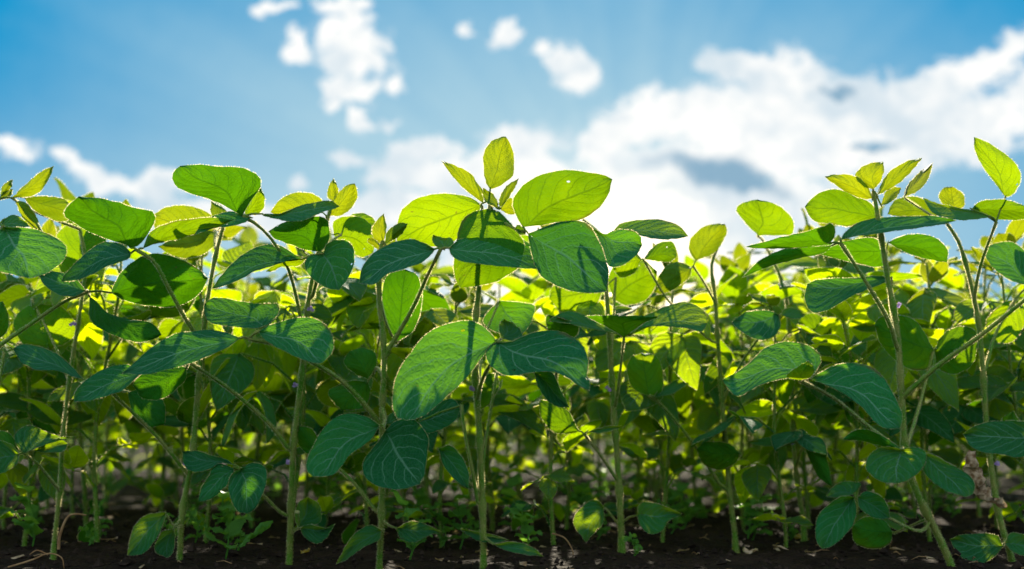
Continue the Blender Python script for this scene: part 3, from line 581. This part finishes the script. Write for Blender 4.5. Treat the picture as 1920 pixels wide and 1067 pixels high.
S('P9', [(1885,1010,0),(1882,1018,-.02),(1880,1024,-.05)], [('T',-.05,.9,(1880,1024),(1780,1011),[(1870,1004),(1842,1000),(1804,1003)],[(1866,1042),(1842,1056),(1817,1053),(1796,1038)]),
  ('T',-.04,.8,(1884,1018),(1950,1030),[(1895,1000),(1925,1005)],[(1900,1035),(1930,1042)])], .0018)
S('P9', [(1856,850,0),(1870,835,-.02),(1890,824,-.03)], [('U',.02,-.5,(1885,850),(1900,770),[(1865,820),(1880,785)],[(1910,840),(1915,800)])], .0018)
S('PR', [(1985,900,0),(1975,850,-.05),(1955,815,-.08)], [('T',-.08,.8,(1950,822),(1806,814),[(1930,795),(1900,789),(1859,791),(1825,800)],[(1930,850),(1909,858),(1884,853),(1838,846),(1817,833)]),])
S('P0', [(112,920,0),(95,900,-.04),(70,870,-.08),(46,852,-.10)], [('T',-.1,1.0,(46,850),(153,816),[(31,835),(29,812),(54,797),(84,808),(117,819)],[(63,842),(96,830),(126,823)],0,.6),
  ('T',-.08,1.1,(60,845),(128,832),[(80,835),(110,822)],[(85,848),(118,846)]),('T',-.1,.6,(36,852),(-30,870),[(20,833),(-10,828)],[(33,868),(15,882),(-10,890)]),
  ('U',-.09,.2,(36,846),(-20,815),[(25,820),(5,808)],[(20,845),(-5,840)])], .002)
S('P0', [(132,720,0),(100,640,.05),(60,560,.1)], [('U',.1,-.2,(92,655),(80,570),[(50,650),(25,610),(45,578)],[(128,640),(145,612),(118,578)]),('U',.1,-.3,(150,560),(150,420),[(120,520),(102,460),(120,425)],[(175,520),(200,460),(180,425)])], .002)
S('PL', [(-46,900,0),(-10,760,.03),(8,660,.05)], [('U',.05,0,(-10,640),(5,565),[(-30,610),(-15,575)],[(14,620),(14,585)])], .0024)
S('P4', [(897,780,0),(905,650,.15),(932,575,.2),(934,562,.22)], [('T',.22,.5,(936,564),(972,630),[(915,585),(906,604),(925,620),(955,630)],[(965,566),(1001,572),(1000,592),(988,618)])], .0018)
S('P3', [(712,560,0),(722,600,.06),(735,630,.1)], [('U',.1,0,(745,640),(760,505),[(722,600),(716,550),(728,515)],[(775,620),(790,570),(785,520)])], .002)
S('P3', [(716,700,0),(706,690,.08),(700,700,.1)], [('U',.1,.3,(692,712),(655,658),[(665,700),(645,680)],[(705,690),(704,662),(680,652)]),('U',.1,.3,(690,715),(640,770),[(655,715),(615,735)],[(694,740),(680,765)])], .002)
for pl_, (lab, Y0, st, r0, r1) in PL.items(): pass

def curve3(pts, Y0, n):
    c = catmull([(p[0], p[1], (p[2] if len(p) > 2 else 0.0)*400) for p in pts], n)
    return [P(q[0], q[1], Y0+q[2]/400) for q in c]
def flower(parent, loc):
    mb = MB(); rnd = random.Random(int(loc.x*9999))
    for k in range(rnd.choice((2, 3))):
        c = Vector((rnd.uniform(-.004, .004), rnd.uniform(-.006, -.003), rnd.uniform(-.003, .004)))
        for a in range(5):
            th = a*1.256+rnd.random(); d = Vector((math.cos(th), rnd.uniform(-.6, .2), math.sin(th)))*.0032
            s_ = d.cross(Vector((0, 1, 0))).normalized()*.0016
            mb.quadgrid([[c-s_*.4, c+s_*.4], [c+d*.6-s_, c+d*.6+s_+Vector((0, .0006, 0))], [c+d-s_*.5, c+d+s_*.5]], 0)
    return link('flower', mb.build('flower', [MAT['petal']]), parent, loc)

PRESHADED = {(930,638),(932,642),(1526,702),(1520,711),(1001,696),(936,564),(240,735),(498,612),(350,690),(440,872),(438,878),(452,878),(1601,932),(1608,932),(1149,433),(1094,411),(246,465),(454,405),(208,549),(601,472),(990,438),(1556,456),(1560,460),(816,467),(842,465),(606,476),(566,486),(745,640),(1576,450),
        (1672,520),(160,545),(168,556),(246,474),(470,408),(8,425),(1460,590),(1169,634),(1662,470),(1665,455),(450,634),(262,700),(158,712),(783,792),(823,841),(1930,535),(1689,842),(485,622),(712,798),(722,808)}  # bases of leaflets that take the leaf copy with painted-in shade
plants = {}; stemcurves = {}
for key, (label, Y0, st, r0, r1) in PL.items():
    c = curve3(st, Y0, 34); c[0].z = min(c[0].z, 0)-0.012; base = c[0].copy()
    root = empty('soybean_plant', base, label, 'soybean plant', 'soybean plants in the sharp front row')
    plants[key] = root; stemcurves[key] = c
    pts = [p-base for p in c]; n = len(pts)
    rs = [(r0+(r1-r0)*i/(n-1))*.85*(1+0.5*max(0, math.cos(i*1.05))**8) for i in range(n)]
    mb = MB(); mb.tube(pts, rs, 0, 10); mb.stemhair(pts, rs, 9000, .0027, 1, .0004)
    link('stem', mb.build('stem', [MAT['stem'], MAT['hair']]), root)
    rnd = random.Random(key)
    for hpos in ([10, 17, 24] if key not in ('PL', 'PR') else []):
        if rnd.random() < .5: flower(root, pts[hpos]+Vector((rnd.choice((-1, 1))*.006, -.004, 0)))
for pl, st, r, lfs, mat in LV:
    root = plants[pl]; Y0 = PL[pl][1]; base = root.location
    if len(st) >= 2:
        c = curve3(st, Y0, 14)
        # start on the stem itself
        near = min(stemcurves[pl], key=lambda q: (q-c[0]).length)
        org = c[-1].copy(); pts = [p-org for p in c]
        if (near-c[0]).length < 0.05: pts[0] = near-org
        n = len(pts); rs = [r*(1.1-0.42*i/(n-1)) if i < n-2 else r*0.95 for i in range(n)]
        mb = MB(); mb.tube(pts, rs, 0, 8); mb.stemhair(pts, rs, 6500, .0023, 1, .0004)
        for lf in lfs:                                     # short stalks to each leaflet
            q = P(lf[3][0], lf[3][1], Y0+lf[1])-org
            if q.length > 0.002:
                dn = q.normalized(); e = q+dn*0.004
                pp = [Vector((0, 0, 0)), q*0.5+Vector((0, 0, .002)), q, e]
                mb.tube(pp, [r*.62, r*.55, r*.5, r*.2], 0, 6); mb.stemhair(pp, [r*.6]*4, 2200, .0016)
        stalk = link('leaf_stalk', mb.build('leaf_stalk', [MAT['stem'], MAT['hair']]), root, org-base)
        for lf in lfs:
            o = traced_leaflet('leaflet', lf, Y0, stalk, MAT[('preshaded' if lf[3] in PRESHADED else 'front') if mat == 'leaf' else mat]); o.location = o.location-org

# the shrivelled dead leaf hanging at the right
def crumpled(name, path, Y, w, mat, parent=None, seed=3, hang=False):
    rnd = random.Random(seed); c = curve3(path, Y, 22); org = c[0].copy(); rows = []; n = len(c)
    for i, p in enumerate(c):
        t = i/(n-1); ww = w*math.sin(math.pi*min(1, t*.93+.05))**.7
        d = (c[min(i+1, n-1)]-c[max(i-1, 0)]).normalized(); a = d.cross(Vector((0, 1, 0))).normalized(); b = d.cross(a)
        r = []
        for k in range(13):
            u = k/6-1; th = u*2.6+t*5
            off = a*ww*(math.sin(th)*.6+u*.45)+b*ww*(math.cos(th)*.7)
            off += Vector([noise.noise(Vector((u*2.2+q*9, t*9, seed+q)))for q in range(3)])*ww*.9
            r.append(p-org+off)
        rows.append(r)
    mb = MB(); mb.quadgrid(rows, 0); me = mb.build(name, [mat]); return link(name, me, parent, org)
d_ = crumpled('dead_leaf', [(1824,846),(1822,880),(1836,915),(1862,938),(1888,950)], 2.18, .016, MAT['dead'], None, 5)
tag(d_, 'shrivelled brown dead leaf hanging at the lower right beside a blue-green leaf', 'dead leaf')
d_ = crumpled('curled_leaf', [(512,978),(490,992),(468,1008),(450,1026)], 2.26, .008, MAT['weed'], None, 8)
tag(d_, 'curled pale green leaf lying at the foot of the left-centre plants, upper roll', 'leaf')

# ------------------------------------------------------------------ generated plants for the rows behind
def ov(t):                              # half-width profile of an ovate leaflet
    return (math.sin(math.pi*t**0.78))**0.72*(1-0.22*t)
def gen_leaflet(mb, base, d, nrm, L, W, rnd, n=9, half=3):
    d = d.normalized(); s = d.cross(nrm).normalized(); nrm = s.cross(d).normalized()
    droop = rnd.uniform(.05, .35); fold = rnd.uniform(.0, .35); ph = rnd.random()*6
    rows = []; uvs = []
    for i in range(n+1):
        t = i/n; w_ = W*ov(t) if 0 < t < 1 else 0.0006
        c = base+d*L*t-nrm*droop*L*t*t
        r = []; uvr = []
        for j in range(-half, half+1):
            u = j/half
            r.append(c+s*w_*u+nrm*(fold*abs(u)*w_*.8+.004*math.sin(4*u+7*t+ph)*abs(u))-d*L*.05*abs(u)*(1-t)); uvr.append((.5+.5*u, t))
        rows.append(r); uvs.append(uvr)
    # winding so that the face normal is +nrm
    nn = (rows[4][half+1]-rows[4][half]).cross(rows[5][half]-rows[4][half])
    if nn.dot(nrm) < 0: rows = [r[::-1] for r in rows]; uvs = [r[::-1] for r in uvs]
    mb.quadgrid(rows, 0, uvs)
    for side in (0, -1):
        for i in range(n):
            a, b = rows[i][side], rows[i+1][side]; dd = b-a; l = dd.length
            if l < 1e-5: continue
            dn = dd.normalized(); o = b-rows[i+1][1 if side == 0 else -2]; o = o-dn*o.dot(dn)
            if o.length < 1e-6: continue
            o.normalize(); nr_ = dn.cross(o)
            for k in range(max(1, int(l*900))):
                c = a.lerp(b, rnd.random())-o*.0003; dv = (o+dn*rnd.uniform(-.1, .6)+nr_*rnd.uniform(-.6, .6)).normalized()
                mb.tri(c-dn*.0007, c+dn*.0007, c+dv*.0030*rnd.uniform(.5, 1.1), 1)
def gen_plant(seed, H):
    """list of (name, mesh, loc) parts"""
    rnd = random.Random(seed); parts = []
    n = 14; lean = Vector((rnd.uniform(-.05, .05), rnd.uniform(-.05, .05), 0)); ph = rnd.random()*6
    pts = [Vector((lean.x*t*t+.008*math.sin(t*7+ph), lean.y*t*t+.008*math.cos(t*6+ph), H*t-0.015)) for t in [i/n for i in range(n+1)]]
    rs = [.0050-.0024*i/n for i in range(n+1)]
    mb = MB(); mb.tube(pts, rs, 0, 6); mb.stemhair(pts, rs, 1700, .0034, 1, .0011)
    # a side branch
    if rnd.random() < .7:
        k = 3; a = rnd.random()*6.28; bp_ = [pts[k]+Vector((math.cos(a)*.09*t**.7, math.sin(a)*.09*t**.7, H*.5*t)) for t in (0, .2, .4, .6, .8, 1)]
        mb.tube(bp_, [.003, .0028, .0026, .0024, .0022, .002], 0, 6); mb.stemhair(bp_, [.0025]*6, 400, .0024, 1, .0007)
    parts.append(('stem', mb.build('stem', [MAT['stem'], MAT['hair']]), (0, 0, 0)))
    nn = rnd.randint(13, 16); az = rnd.random()*6.28
    for k in range(nn):
        f = .10+.90*(k/(nn-1))**.68; az += 2.5+rnd.uniform(-.5, .5)
        i = min(n, int(f*n)); p0 = pts[i]
        top = f > .93
        el = R(rnd.uniform(22, 55)) if not top else R(rnd.uniform(50, 80))
        SL = rnd.uniform(.10, .17)*(.75 if f > .8 else 1 if f > .45 else .6) if not top else rnd.uniform(.02, .05)
        h = Vector((math.cos(az), math.sin(az), 0)); dr = h*math.cos(el)+Vector((0, 0, math.sin(el)))
        end = p0+dr*SL+Vector((0, 0, -.1*SL)); midp = p0+dr*SL*.5+Vector((0, 0, .01))
        org = end.copy(); mb = MB(); sp = [p0-org, midp-org, Vector((0, 0, 0))]
        mb.tube(sp, [.0026, .0022, .0019], 0, 5); mb.stemhair(sp, [.0024, .002, .0018], 1200, .0030, 1, .0011)
        Ls = rnd.uniform(.10, .15)*(1 if not top else .6)*(1 if f > .5 else .80 if f > .35 else .58)
        tilt = R(rnd.uniform(-50, 35)) if not top else R(rnd.uniform(20, 70))
        for ang in ((0, 1.25, -1.25) if rnd.random() < .93 else (0,)):
            a2 = az+ang+rnd.uniform(-.25, .25); hh = Vector((math.cos(a2), math.sin(a2), 0)); tl = tilt+R(rnd.uniform(-22, 22))
            d = hh*math.cos(tl)+Vector((0, 0, math.sin(tl)))
            nr = (Vector((0, 0, 1))-d*d.z).normalized(); nr = (nr+hh.cross(Vector((0, 0, 1)))*rnd.uniform(-.6, .6)).normalized()
            b0 = d*.008 if ang else d*.022
            mb.tube([Vector((0, 0, 0)), b0+d*.003], [.0015, .001], 0, 4)
            gen_leaflet(mb, b0, d, nr, Ls*(1.05 if not ang else .95), Ls*rnd.uniform(.30, .38), rnd)
        parts.append(('leaf', mb.build('leaf', [MAT['young' if (top or rnd.random() < .06) else 'field' if rnd.random() < .76 else 'leaf' if rnd.random() < .5 else 'deep'], MAT['hair']]), tuple(org)))
    return parts
protos = [gen_plant(100+i, h) for i, h in enumerate((.60, .64, .57, .66, .62, .59, .63, .68))]
rnd = random.Random(21); count = 0; row = 0
rowY = [2.62, 2.98, 3.36, 3.76, 4.18, 4.62, 5.08, 5.56, 6.06, 6.6, 7.15]
for ri, Y in enumerate(rowY):
    wx = Y*0.375+0.22; x = -wx+rnd.random()*.1
    while x < wx:
        yy = Y+rnd.uniform(-.07, .07)
        pr_ = protos[rnd.randrange(8)]
        root = empty('soybean_plant', (x, yy, 0), 'out of focus soybean plant in the rows behind the sharp front row', 'soybean plant', 'soybean plants in the rows behind')
        root.rotation_euler = (0, 0, rnd.random()*6.28)
        s_ = rnd.uniform(.86, 1.04)*(0.86 if ri < 1 else 0.93 if ri < 3 else 1.0); root.scale = (s_,)*3
        pxx = 960+x/yy*F
        if ri < 5 and (1130 < pxx < 1500 or 900 < pxx < 1100): root.scale = (s_*.92,)*3      # the crop stands lower here, the sky shows through
        for nm, me, loc in pr_: link(nm, me, root, loc)
        count += 1
        x += rnd.uniform(.13, .27)*(.82 if ri < 4 else 1.05)+(.03 if ri > 4 else 0)
for Y in (-.30, -.72, -1.15):                 # the row the camera stands before: it shades the soil at the front
    x = -1.5
    while x < 1.5:
        root = empty('soybean_plant', (x, Y+rnd.uniform(-.05, .05), 0), 'soybean plant in the rows behind the viewer', 'soybean plant', 'soybean plants behind the viewer')
        root.rotation_euler = (0, 0, rnd.random()*6.28)
        for nm, me, loc in protos[rnd.randrange(8)]: link(nm, me, root, loc)
        x += rnd.uniform(.14, .2)
print('row plants', count)
# rows farther than one can tell apart: one mass
mb = MB(); rnd = random.Random(5)
Y = 7.7
while Y < 26:
    wx = Y*.40
    for k in range(int(wx*2/.05)):
        x = rnd.uniform(-wx, wx); z = .60*rnd.random()**.6+.03; y = Y+rnd.uniform(-.15, .15)
        a = rnd.random()*6.28; tl = rnd.uniform(-.6, .6); L = rnd.uniform(.07, .11)
        d = Vector((math.cos(a)*math.cos(tl), math.sin(a)*math.cos(tl), math.sin(tl))); s_ = d.cross(Vector((rnd.uniform(-.5, .5), 0, 1))).normalized()
        c = Vector((x, y, z)); W = L*.33; r = [[c-s_*.002, c+s_*.002], [c+d*L*.3-s_*W, c+d*L*.3+s_*W], [c+d*L*.65-s_*W*.8, c+d*L*.65+s_*W*.8], [c+d*L-s_*.002, c+d*L+s_*.002]]
        mb.quadgrid(r, 0, [[(.0, 0), (1, 0)], [(0, .3), (1, .3)], [(0, .65), (1, .65)], [(0, 1), (1, 1)]])
    for k in range(int(wx*2/.16)):
        x = rnd.uniform(-wx, wx); mb.tube([Vector((x, Y, 0)), Vector((x+rnd.uniform(-.03, .03), Y, .55))], [.005, .003], 1, 4)
    Y += .42 if Y < 14 else .8
o = link('soybean_rows', mb.build('soybean_rows', [MAT['field'], MAT['stem']]))
o['kind'] = 'stuff'; o['label'] = 'far rows of soybean plants melting into a green mass'; o['category'] = 'soybean crop'

# ------------------------------------------------------------------ ground
mb = MB(); rows = []
def gz(x, y):
    v = Vector((x*5, y*5, 0)); return .014*noise.noise(v)+.008*noise.noise(v*3.3)+.005*noise.noise(v*9)+.018*max(0, math.cos(y*2*math.pi/.4))*.3-.004
ys = [0.6+.016*i for i in range(190)]; xs = [-1.6+.016*i for i in range(201)]
mb.quadgrid([[Vector((x, y, gz(x, y))) for x in xs] for y in ys], 0)
g = link('soil_bed', mb.build('soil_bed', [MAT['soil']])); g['kind'] = 'structure'
mb = MB(); mb.quadgrid([[Vector((x, y, -.022)) for x in (-900, -60, -5, 5, 60, 900)] for y in (-300, -20, 0, 6, 40, 900)], 0)
g = link('ground', mb.build('ground', [MAT['soil']])); g['kind'] = 'structure'
# soil crumbs
mb = MB(); rnd = random.Random(77)
for k in range(2600):
    y = rnd.uniform(1.9, 3.4); x = rnd.uniform(-.40, .40)*y; s_ = rnd.uniform(.0015, .006)*(2 if rnd.random() < .06 else 1)
    c = Vector((x, y, gz(x, y)+s_*.3)); n0 = len(mb.v); ring = []
    for (a, b_) in ((0, 0), (1, 0), (1, 1), (1, 2), (1, 3), (1, 4), (2, 0)):
        th = b_*1.256; q = Vector((0, 0, -1)) if a == 0 else Vector((0, 0, 1)) if a == 2 else Vector((math.cos(th), math.sin(th), rnd.uniform(-.3, .3)))
        mb.v.append(c+q*s_*rnd.uniform(.65, 1.2))
    for j in range(5):
        a, b_ = n0+1+j, n0+1+(j+1) % 5
        mb.f += [(n0, b_, a), (n0+6, a, b_)]; mb.mi += [0, 0]; mb.uv += [[(0, 0)]*3]*2
o = link('soil_crumbs', mb.build('soil_crumbs', [MAT['clod']], False)); o['kind'] = 'stuff'; o['label'] = 'loose dark soil crumbs between the stems'; o['category'] = 'soil'

# small weeds, fallen leaves and straws on the soil
def weed(px, py, Y, h, label, seed, broad=1.0):
    rnd = random.Random(seed); b = P(px, py, Y); b.z = gz(b.x, b.y)
    root = empty('weed', b, label, 'weed', 'small weeds under the soybeans')
    pts = [Vector((.006*math.sin(i), .004*math.cos(i*2), h*i/5)) for i in range(6)]
    mb = MB(); mb.tube(pts, [.0016, .0015, .0013, .0012, .001, .0006], 0, 6); link('stem', mb.build('stem', [MAT['weed']]), root)
    for k in range(9):
        p = pts[1+k//2 if 1+k//2 < 6 else 5]; a = rnd.random()*6.28; tl = rnd.uniform(.1, .9)
        d = Vector((math.cos(a)*math.cos(tl), math.sin(a)*math.cos(tl), math.sin(tl))); m2 = MB(); L = h*rnd.uniform(.28, .48)
        gen_leaflet(m2, d*.002, d, Vector((0, 0, 1)), L, L*.3*broad, rnd, 6, 2); link('leaf', m2.build('leaf', [MAT['weed'], MAT['weed']]), root, p)
weed(768, 1063, 2.28, .085, 'upright bright weed just right of the plant with the crossed leaves', 1)
weed(1190, 1045, 2.3, .03, 'tiny bright green seedling at the foot of the plant right of centre', 2, 1.5)
weed(165, 1040, 2.5, .03, 'low pale weed on the bare soil at the lower left', 3, 1.2)
weed(1400, 980, 2.75, .08, 'leafy weed behind the slender right-of-centre plant', 4, 1.3)
weed(985, 1030, 2.45, .07, 'blurred weed between the tallest plant and its right neighbour', 5, 1.2)
weed(60, 1010, 2.45, .09, 'broad weed at the lower left corner', 6, 1.6)
weed(830, 1000, 2.6, .07, 'blurred weed left of the tallest plant', 7, 1.2)
rw = random.Random(99)
for i in range(60):
    Yw = rw.uniform(2.3, 4.6); xw = rw.uniform(-.34, .34)*Yw
    pyw = 533.5; before = set(bpy.data.objects)
    weed(960+xw/Yw*F, 1000, Yw, rw.uniform(.04, .10), 'small out of focus weed sprouting on the shaded soil among the stems', 200+i, rw.uniform(.9, 1.6))
litter = MB()
for i in range(240):
    Yw = rw.uniform(1.95, 3.8); xw = rw.uniform(-.38, .38)*Yw; a = rw.random()*6.28; L = rw.uniform(.006, .035); c = Vector((xw, Yw, gz(xw, Yw)+.003)); d = Vector((math.cos(a), math.sin(a), rw.uniform(-.1, .3)))*L
    if rw.random() < .5: litter.tube([c, c+d*.5+Vector((0, 0, .003)), c+d], [.0009, .0008, .0005], 0, 4)
    else:
        s2 = d.cross(Vector((0, 0, 1)))*.35; litter.quadgrid([[c-s2*.1, c+s2*.1], [c+d*.4-s2, c+d*.4+s2+Vector((0, 0, .004))], [c+d-s2*.1+Vector((0, 0, .003)), c+d+s2*.1]], 1)
o = link('plant_litter', litter.build('plant_litter', [MAT['straw'], MAT['dead']])); o['kind'] = 'stuff'; o['label'] = 'dry brown litter strewn over the soil'; o['category'] = 'litter'
for i, (px, py, Y, ln, lab) in enumerate([(1490,1018,2.75,.03,'yellow fallen leaf on the dark soil right of centre'),(1395,1048,2.4,.025,'orange-brown fallen leaf at the bottom right of centre'),(565,1030,2.4,.02,'small yellow fallen leaf beside the second plant')]):
    p = P(px, py, Y); p.z = gz(p.x, p.y)+.004; m2 = MB(); gen_leaflet(m2, Vector((0, 0, 0)), Vector((1, .2, .15)), Vector((0, -.3, 1)), ln, ln*.3, random.Random(i), 6, 2)
    tag(link('fallen_leaf', m2.build('fallen_leaf', [MAT['yellow' if i != 1 else 'dead'], MAT['hair']]), None, p), lab, 'fallen leaf')
def straw(pts, Y, r, label, nm='dry_stalk'):
    c = curve3(pts, Y, 18); org = c[0].copy(); q = [p-org for p in c]; mb = MB(); mb.tube(q, [r*(1-.5*i/18) for i in range(19)], 0, 6)
    tag(link(nm, mb.build(nm, [MAT['straw']]), None, org), label, 'dry stalk', 'dry stalks on the soil')
straw([(110,1030),(112,1005),(125,972),(140,964),(162,966)], 2.3, .0028, 'bent orange dry stalk standing at the lower left')
straw([(15,1064),(60,1050),(90,1038),(115,1045),(120,1066)], 2.22, .0018, 'pale dry stalk arched over the soil in the lower left corner')
straw([(90,1040),(70,1032),(55,1040)], 2.22, .0015, 'short dry stalk end beside the arched one')
straw([(1035,1000),(1060,1010),(1075,1040),(1060,1060)], 2.35, .0015, 'thin dry stalk on the soil right of the middle plant')
straw([(1600,1062),(1640,1050),(1690,1056)], 2.3, .0016, 'flat dry stalk on the soil before the right-hand plant')
